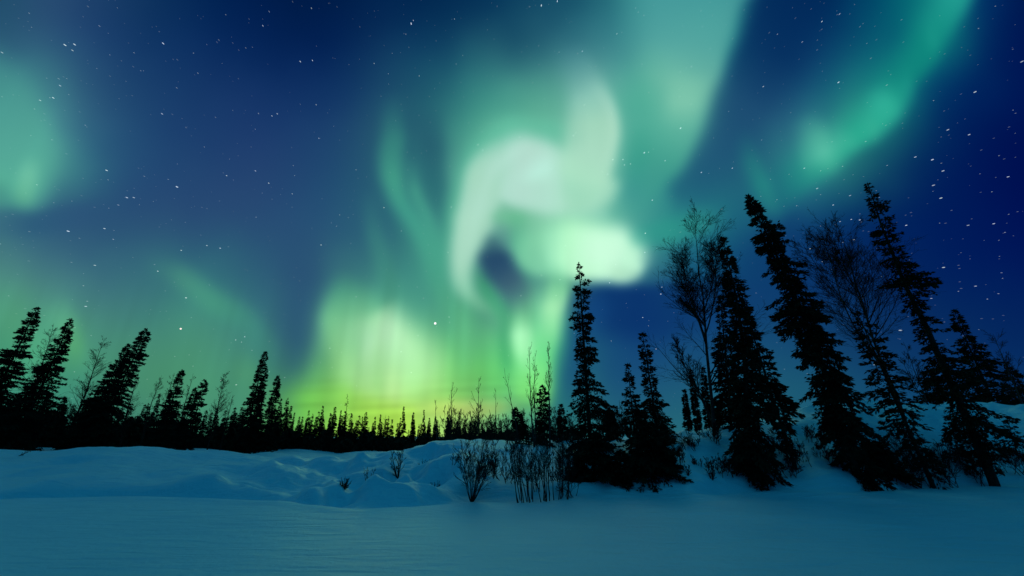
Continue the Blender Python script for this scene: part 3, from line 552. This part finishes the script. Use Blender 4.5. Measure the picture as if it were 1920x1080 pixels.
add_bare((1862,625), 1935, 26, 'faint bare tree at the far right behind the spruces', 34, stems=2, spreadstem=.06, limbs=18, brs=7, tws=5, limb_len=.26, first=.25, rmin=.007)
add_bare((1690,640), 1740, 20, 'bare birch behind the thin spruce, only its twigs showing', 35, stems=2, spreadstem=.1, limbs=16, brs=7, tws=5, limb_len=.26, first=.25, rmin=.007)
# ---------------- the middle group ----------------
add_spruce((1085,494), 1108, 15.6, [(0,1),(.05,3),(.08,9),(.13,19),(.18,16),(.21,12),(.26,18),(.35,23),(.5,29),(.6,34),(.7,44),(.78,62),(.9,72),(1,74)], 'tall straight spruce standing alone in the middle with a thin spiky top', 41, unit=.05, gaps=.2, ragged=.4, up=.2, droop=.5, wob=.012, sweep=(.12,0), dens=1.05)
add_spruce((1177,684), 1194, 15.4, [(0,1),(.12,2),(.16,10),(.3,16),(.5,26),(.8,36),(1,40)], 'short spruce with a long bare leader right of the lone tall spruce', 42, unit=.05, gaps=.25, up=.3, droop=.4)
add_spruce((1205,626), 1236, 15.8, [(0,5),(.06,9),(.15,9),(.3,16),(.5,22),(.7,32),(1,40)], 'slim spruce with a blunt club shaped top left of the twiggy birch', 43, unit=.05, gaps=.15, wob=.02)
for k, (tx,ty,bx,d,w_,lab) in enumerate([(1118,812,1124,13.2,56,'bushy young spruce in front of the lone tall spruce, its boughs down on the snow'),(1215,796,1216,13.3,56,'bushy young spruce right at the shore below the club topped spruce'),(1164,846,1166,13.0,34,'low dark young spruce squeezed between two bushier ones'),(1245,840,1246,13.4,30,'smallest young spruce at the right end of the shore clump'),(1086,850,1090,13.4,26,'small young spruce at the left end of the shore clump')]):
    add_spruce((tx,ty), bx, d, [(0,4),(.2,w_*.45),(.5,w_*.85),(.8,w_),(1,w_*.9)], lab, 50+k, unit=.05, group='young spruces at the shore', up=.25, droop=.5, gaps=.1)
add_spruce((966,767), 984, 17.0, [(0,3),(.2,10),(.5,18),(1,26)], 'small spruce with upturned boughs behind the slender saplings', 61, unit=.05, gaps=.25, up=.5)
add_spruce((1017,724), 1022, 17.5, [(0,2),(.1,8),(.3,14),(.6,22),(1,28)], 'small spruce under the thin birch left of the lone tall spruce', 62, unit=.05, gaps=.25, up=.4)
add_spruce((1052,760), 1056, 19.5, [(0,2),(.3,8),(1,15)], 'narrow dark spruce close against the lone tall spruce on its left', 63, unit=.05)
add_spruce((1142,770), 1150, 18.5, [(0,2),(.3,10),(1,22)], 'stunted spruce tucked in between the lone tall spruce and the short one', 64, unit=.055)
add_bare((1028,640), 1030, 16.5, 'thin bare birch with a narrow twiggy head left of the lone tall spruce', 65, limbs=22, brs=5, tws=4, limb_len=.12, first=.5, rmin=.0045, up=.25, ang=(.25,.5))
add_bare((993,648), 1002, 16.5, 'thin bare birch with long upswept twigs, left of its twiggy headed neighbour', 66, stems=2, spreadstem=.06, limbs=12, brs=4, tws=3, limb_len=.22, first=.3, rmin=.0045, up=.25, ang=(.3,.6))
add_bare((945,690), 975, 16.5, 'crooked bare sapling with a forked top against the green glow', 67, limbs=6, brs=2, tws=0, limb_len=.24, first=.4, rmin=.0042, r0=.028, ang=(.4,.7), wob=.15)
for k, (tx,ty,bx,lab) in enumerate([(848,716,845,'slender sapling with candelabra branches, leftmost of three against the yellow glow'),(898,708,896,'slender sapling with candelabra branches, tallest and middle of three against the yellow glow'),(929,730,930,'thin straight sapling, rightmost of three against the yellow glow'),(817,750,820,'tiny forked sapling above the distant spruces left of the three slender ones')]):
    add_bare((tx,ty), bx, 24, lab, 70+k, limbs=9 if k < 2 else 5, brs=2, tws=0, limb_len=.26, first=.35, rmin=.008, r0=.04, up=.22, ang=(.5,.8), group='slender saplings against the yellow glow')
# ---------------- shrubs ----------------
def add_shrub(px, dist, top, label, seed, stems=9, spread=.3, lean=0, name='willow_shrub', group=None, **kw):
    b = ground_at(px, dist); r = ray(px, top); H = max(.3, CAMZ+r[2]/r[1]*b[1]-b[2])
    tg, cg = bare_geo(H, seed, lean=(lean, 0), stems=stems, spreadstem=spread, first=kw.pop('first', .15), limbs=kw.pop('limbs', 9), brs=kw.pop('brs', 5), tws=kw.pop('tws', 3), limb_len=kw.pop('limb_len', .3), r0=kw.pop('r0', .012), rmin=kw.pop('rmin', .0055), **kw)
    g = Geo(); g.V = tg.V+cg.V; g.Q = tg.Q+[q+tg.n for q in cg.Q]
    o = link(name, g.mesh(name, TWIG), loc=(b[0], b[1], b[2]-.05)); tag(o, label, 'shrub', group); return o
add_shrub(884, 11.3, 818, 'fan shaped bare willow shrub rising from the snow in front of the rounded mound', 81, stems=20, spread=.42, limbs=8, brs=4, tws=3, limb_len=.42, rmin=.0042, r0=.010, first=.2)
add_shrub(978, 11.25, 800, 'leftmost clump of slim willow stems on the shore', 82, stems=10, spread=.1, basespread=.3, lean=-.22, limbs=7, brs=5, tws=3, first=.25, r0=.013, limb_len=.22, rmin=.0045)
add_shrub(1012, 11.3, 790, 'middle clump of slim willow stems on the shore, under the small spruces', 83, stems=10, spread=.1, basespread=.3, lean=-.1, limbs=7, brs=5, tws=3, first=.25, r0=.013, limb_len=.22, rmin=.0045)
add_shrub(1044, 11.7, 795, 'rightmost clump of slim willow stems, next to the young spruces', 84, stems=8, spread=.1, basespread=.3, limbs=7, brs=5, tws=3, first=.25, r0=.013, limb_len=.22, rmin=.0045)
add_shrub(746, 13.0, 836, 'small twiggy bush on the snow bank left of the fan shaped willow', 85, stems=9, spread=.3, lean=-.1, rmin=.0042, limbs=6, brs=3, tws=2)
add_shrub(797, 14.2, 858, 'little twig tuft in a dark hollow of the snow bank', 86, stems=7, spread=.35, rmin=.0042, limbs=5, brs=3, tws=2)
add_shrub(815, 12.3, 898, 'low grass like tuft in the pit under a snow hump', 87, stems=9, spread=.35, rmin=.0042, limbs=4, brs=2, tws=0)
add_shrub(645, 11.7, 896, 'dark tangle of twigs in the deepest pit of the snow bank', 88, stems=14, spread=.6, rmin=.004, limbs=7, brs=4, tws=2)
add_shrub(1262, 13.2, 838, 'spindly bare shrub between the shore spruces and the birch', 89, stems=4, spread=.3, limbs=6, brs=3, tws=2)
add_shrub(1290, 12.9, 868, 'low spindly shrub at the shore right of the young spruces', 90, stems=5, spread=.4, limbs=6, brs=3, tws=2)
add_shrub(1335, 13.0, 860, 'thin bare shrub at the foot of the tall birch', 91, stems=6, spread=.35, limbs=7, brs=4, tws=2)
add_shrub(1310, 16.5, 812, 'pale twiggy shrub on the snowy slope below the little spruces', 92, stems=7, spread=.4, limbs=7, brs=4, tws=2)
add_shrub(1535, 14.6, 838, 'fuzzy bare shrub between two big spruce trunks', 93, stems=9, spread=.4, limbs=8, brs=5, tws=3)
add_shrub(1690, 14.4, 850, 'fuzzy bare shrub left of the slanting bare trunk', 94, stems=8, spread=.4, limbs=8, brs=5, tws=3)
add_shrub(32, 17.5, 850, 'lone bent dead stalk on the snow at the far left', 95, stems=2, spread=.25, lean=.55, limbs=4, brs=2, tws=0, rmin=.006)
add_shrub(690, 12.9, 873, 'sparse twigs on the lumpy snow between the deep pit and the small twiggy bush', 96, stems=5, spread=.4, rmin=.0045, limbs=4, brs=2, tws=0)
tangle = [(860,12.6,870),(925,12.4,850),(945,13.0,830),(960,12.2,868),(985,13.2,815),(1000,11.9,850),(1028,12.6,820),(1055,12.8,840),(1068,12.0,870),(1078,14.0,800),(1248,14.5,830),(1275,13.6,856),(1300,14.4,835),(1322,13.4,880),(1345,15.0,815),(1360,13.4,870),(1430,14.0,850),(1460,14.6,830),(1478,13.7,880),(1505,14.0,850),(1520,15.2,820),(1560,14.0,860),(1650,14.6,850),(1672,14.0,870),(1705,15.0,830),(1722,14.0,865),(1760,14.8,850),(1785,14.2,870),(1830,15.2,840),(1850,14.4,868),(1905,14.8,850)]
for k, (px, d, top) in enumerate(tangle):
    add_shrub(px, d, top-(0 if px < 1240 else 26), ('thin bare willow in the tangle left of the young shore spruces' if px < 1100 else 'thin bare willow in the tangle below the big right hand spruces'), 700+k, stems=7 if px < 1100 else 9, spread=.45, limbs=9, brs=5, tws=3, limb_len=.45, rmin=.0038 if px < 1100 else .0055, r0=.010, basespread=.25, group='willow tangle along the snow bank on the '+('left' if px < 1100 else 'right'))
for k in range(44):
    rng = np.random.default_rng(300+k); px = 838+k*9.4+rng.uniform(-5, 5)
    if 1105 < px < 1130: continue
    d = rng.uniform(19, 27); g = ray(px, rng.uniform(750, 792))
    add_shrub(px, d, 540-(g[2]*cp-g[1]*sp)/(g[1]*cp+g[2]*sp)*F, 'grey leafless shrub in the thicket behind the mound and the lone tall spruce', 400+k, stems=5, spread=.3, limbs=9, brs=6, tws=4, rmin=.008, r0=.025, group='leafless shrubs of the thicket behind the mound')
# ---------------- the long treeline ----------------
VAR = []
def variant(kind, seed, **kw):
    H = 8.0
    o = link('spruce_tree', None)
    tg, cg = spruce_geo(H, kw.pop('prof'), seed, **kw)
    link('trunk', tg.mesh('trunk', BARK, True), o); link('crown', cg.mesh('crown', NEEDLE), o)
    VAR.append(dict(o=o, used=False)); return o
NV = 12
for k in range(NV):
    rng = np.random.default_rng(900+k); w_ = rng.uniform(.9, 1.35); club = rng.random() < .5
    variant('s', 900+k, prof=[(0, .02), (.06, .16 if club else .08), (.14, .3 if club else .2), (.3, .5*w_), (.6, .9*w_), (.85, 1.15*w_), (1, 1.25*w_)], unit=.10, gaps=.08, ragged=.22, wob=.02, dens=1.0, up=.1, droop=.8)
def treeline(tip, base, dist, widen, label, kk, spin, group):
    b, v = place(tip, base, dist); L = float(np.linalg.norm(v)); vr = VAR[kk % NV]
    if not vr['used']: o = vr['o']; vr['used'] = True
    else:
        o = vr['o'].copy(); S.collection.objects.link(o)
        for ch in [c for c in vr['o'].children]:
            c = ch.copy(); S.collection.objects.link(c); c.parent = o
    o.location = (b[0], b[1], b[2]-.1); s = L/8; o.scale = (s*widen, s*widen, s)
    q = Vector((0, 0, 1)).rotation_difference(Vector(v)); from mathutils import Quaternion
    o.rotation_mode = 'QUATERNION'; o.rotation_quaternion = q @ Quaternion((0, 0, 1), spin)
    return tag(o, label, 'spruce tree', group)
# left: large leaning spruces, each its own shape
LHW = .92
LH = [((70,577),-55,25,[(0,3),(.06,8),(.2,15),(.4,26),(.6,36),(1,52)],'leaning spruce at the far left, nearest the left edge'),
((134,599),22,25,[(0,3),(.06,7),(.2,15),(.4,26),(.6,38),(1,58)],'leaning spruce second from the left edge, its narrow tip bent right'),
((276,617),168,27,[(0,2),(.05,9),(.1,12),(.2,18),(.4,22),(.6,30),(1,46)],'taller of the pair of leaning spruces with ragged right side boughs'),
((241,646),140,27,[(0,2),(.1,8),(.3,16),(.5,26),(1,46)],'shorter spruce against the left side of the ragged leaning one'),
((342,694),292,30,[(0,2),(.1,7),(.25,12),(.5,20),(1,32)],'spruce with a feathery conical top between bare larches'),
((384,713),346,31,[(0,3),(.1,7),(.25,9),(.5,14),(1,24)],'leaning spruce with a smooth blunt tip right of the feathery one'),
((367,728),332,32,[(0,2),(.2,7),(.5,14),(1,24)],'spruce half hidden left of the smooth blunt tipped one'),
((498,660),452,33,[(0,3),(.08,7),(.2,8),(.35,12),(.6,22),(1,32)],'tallest narrow spruce of the left treeline with a crooked tip'),
((499,692),468,35,[(0,2),(.15,5),(.5,12),(1,20)],'slim spruce touching the right side of the crooked tipped one'),
((521,706),494,34,[(0,3),(.1,7),(.3,9),(.5,15),(1,24)],'narrow spruce with a thick smooth top right of the crooked tipped one')]
for k, (tip, bx, d, hw, lab) in enumerate(LH):
    add_spruce(tip, bx, d, [(a, q*LHW) for a, q in hw], lab, 200+k, unit=.058, tilt=True, group='leaning spruces of the left treeline', ragged=.2, bulge=.25, gaps=.1, sweep=(.12,0), up=.4, droop=.55, dens=1.2)
ML = [(12,690,-40),(38,735,0),(182,735,140),(210,720,170),(300,737,275),(273,757,250),(423,785,405),(430,778,412),(441,768,425),(455,762,440),(528,746,510),(540,745,524),(547,760,533),(553,772,540),(565,790,556),(575,783,566),(582,781,574),(594,780,586),(606,760,598),(618,782,612),(629,762,620),(640,768,632),(648,770,641),(665,798,660),(680,780,676),(700,791,696),(716,790,712),(729,779,725),(746,792,742),(757,761,756),(777,786,774),(786,794,784),(795,767,794),(803,792,802),(817,779,817),(824,794,825),(840,781,841),(849,798,850),(861,772,861),(872,801,873),(882,789,883),(903,792,903),(928,790,928)]
nth = lambda n: str(n)+('th' if 10 < n % 100 < 14 else {1: 'st', 2: 'nd', 3: 'rd'}.get(n % 10, 'th'))
for k, (tx, ty, bx) in enumerate(sorted(ML)):
    d = float(np.interp(tx, [0, 400, 600, 760, 930], [30, 38, 41, 41, 32]))
    side = 'in the left wood' if tx < 470 else ('beside the crooked tipped spruce' if tx < 560 else ('under the bright green glow' if tx < 760 else 'under the yellow glow'))
    wd = (.85 if tx > 540 else .9)*(1+.25*math.sin(k*2.3))
    treeline((tx, ty), bx, d, wd, f'{"tall" if ty < 763 else ("short" if ty > 787 else "middling")} distant spruce {side}, {nth(k+1)} small tip from left', k*3+1, k*1.7, 'spruce tips of the distant treeline')
rng = np.random.default_rng(77); n = 0
for k in range(150):
    tx = -30+k*6.6+rng.uniform(-6, 6)
    ty = np.interp(tx, [0, 150, 400, 520, 620, 950], [756, 768, 786, 784, 794, 797])+rng.uniform(-26, 12)
    lean = np.interp(tx, [0, 400, 700, 950], [.5, .3, .1, 0])*45
    d = float(np.interp(tx, [0, 400, 600, 760, 930], [32, 39, 41.5, 42, 33]))*rng.uniform(.92, 1.15)
    treeline((tx, ty), tx-lean, d, rng.uniform(.75, 1.2)*(1.25 if tx < 450 else 1), 'low black spruce lost in the solid dark foot of the long treeline', k, rng.uniform(0, 6), 'low spruces in the dark foot of the treeline')
for k, (tip, bx, d, lab, kw) in enumerate([((101,606),28,26,'bare larch between the two leaning spruces at the far left',dict(limbs=84)),((196,634),118,27,'bare larch with a long leaning trunk standing free on the left',dict(limbs=90)),((303,704),262,32,'left one of two thin bare larches before the feathery spruce',dict(limbs=34)),((326,700),282,33,'right one of two thin bare larches before the feathery spruce',dict(limbs=30)),((362,700),325,34,'bare larch between the feathery spruce and the smooth blunt one',dict(limbs=34)),((425,698),388,33,'bare larch with a fluffy top alone left of the crooked tipped spruce',dict(limbs=84)),((437,740),412,35,'tiny bare larch right of the fluffy topped one',dict(limbs=20)),((652,738),641,41,'bare larch with short side twigs over the distant spruces under the green glow',dict(limbs=30)),((724,778),716,42,'tiny bare sapling among the distant spruces below the yellow streaks',dict(limbs=12)),((262,690),222,29,'bare larch leaning right behind the ragged pair of spruces',dict(limbs=30)),((75,690),15,28,'bluish twiggy larch low between the two far left spruces',dict(limbs=50)),((172,705),120,29,'short twiggy larch under the free standing one',dict(limbs=40))]):
    add_bare(tip, bx, d, lab, 500+k, name='larch_tree', mat=BARK, limb_len=.19 if k != 7 else .12, brs=6, tws=5, hair=1, first=.18, ang=(.6,1.1), up=.09, rmin=.0048*d/30, r0=.055, shorten=.75, wob=.05, **kw)
# undergrowth that closes the foot of the wood: one mass nobody could count
def thicket():
    rng = np.random.default_rng(9); n = 42000
    px = rng.uniform(-120, 960, n); d0 = np.interp(px, [-120, 0, 400, 600, 760, 960], [27, 30, 36, 39.5, 39.5, 30])
    d = d0*rng.uniform(.98, 1.25, n); x = (px-960)/F*d; z = height(x, d)
    hm = np.interp(px, [-120, 300, 560, 960], [2.5, 2.2, 1.75, 1.1])*(.7+.45*vnoise(px/14, px*0, 31))
    P = np.stack([x, d, z+rng.random(n)*hm-.1], 1); D = norm(rng.normal(size=(n, 3))+np.array([0, 0, .8]))
    g = Geo(); V, Q = sprays(P, D, rng.uniform(.25, .6, n), rng.uniform(.06, .14, n), rng); g.add(V, Q)
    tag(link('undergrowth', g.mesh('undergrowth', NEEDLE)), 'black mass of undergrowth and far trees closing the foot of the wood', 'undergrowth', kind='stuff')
thicket()
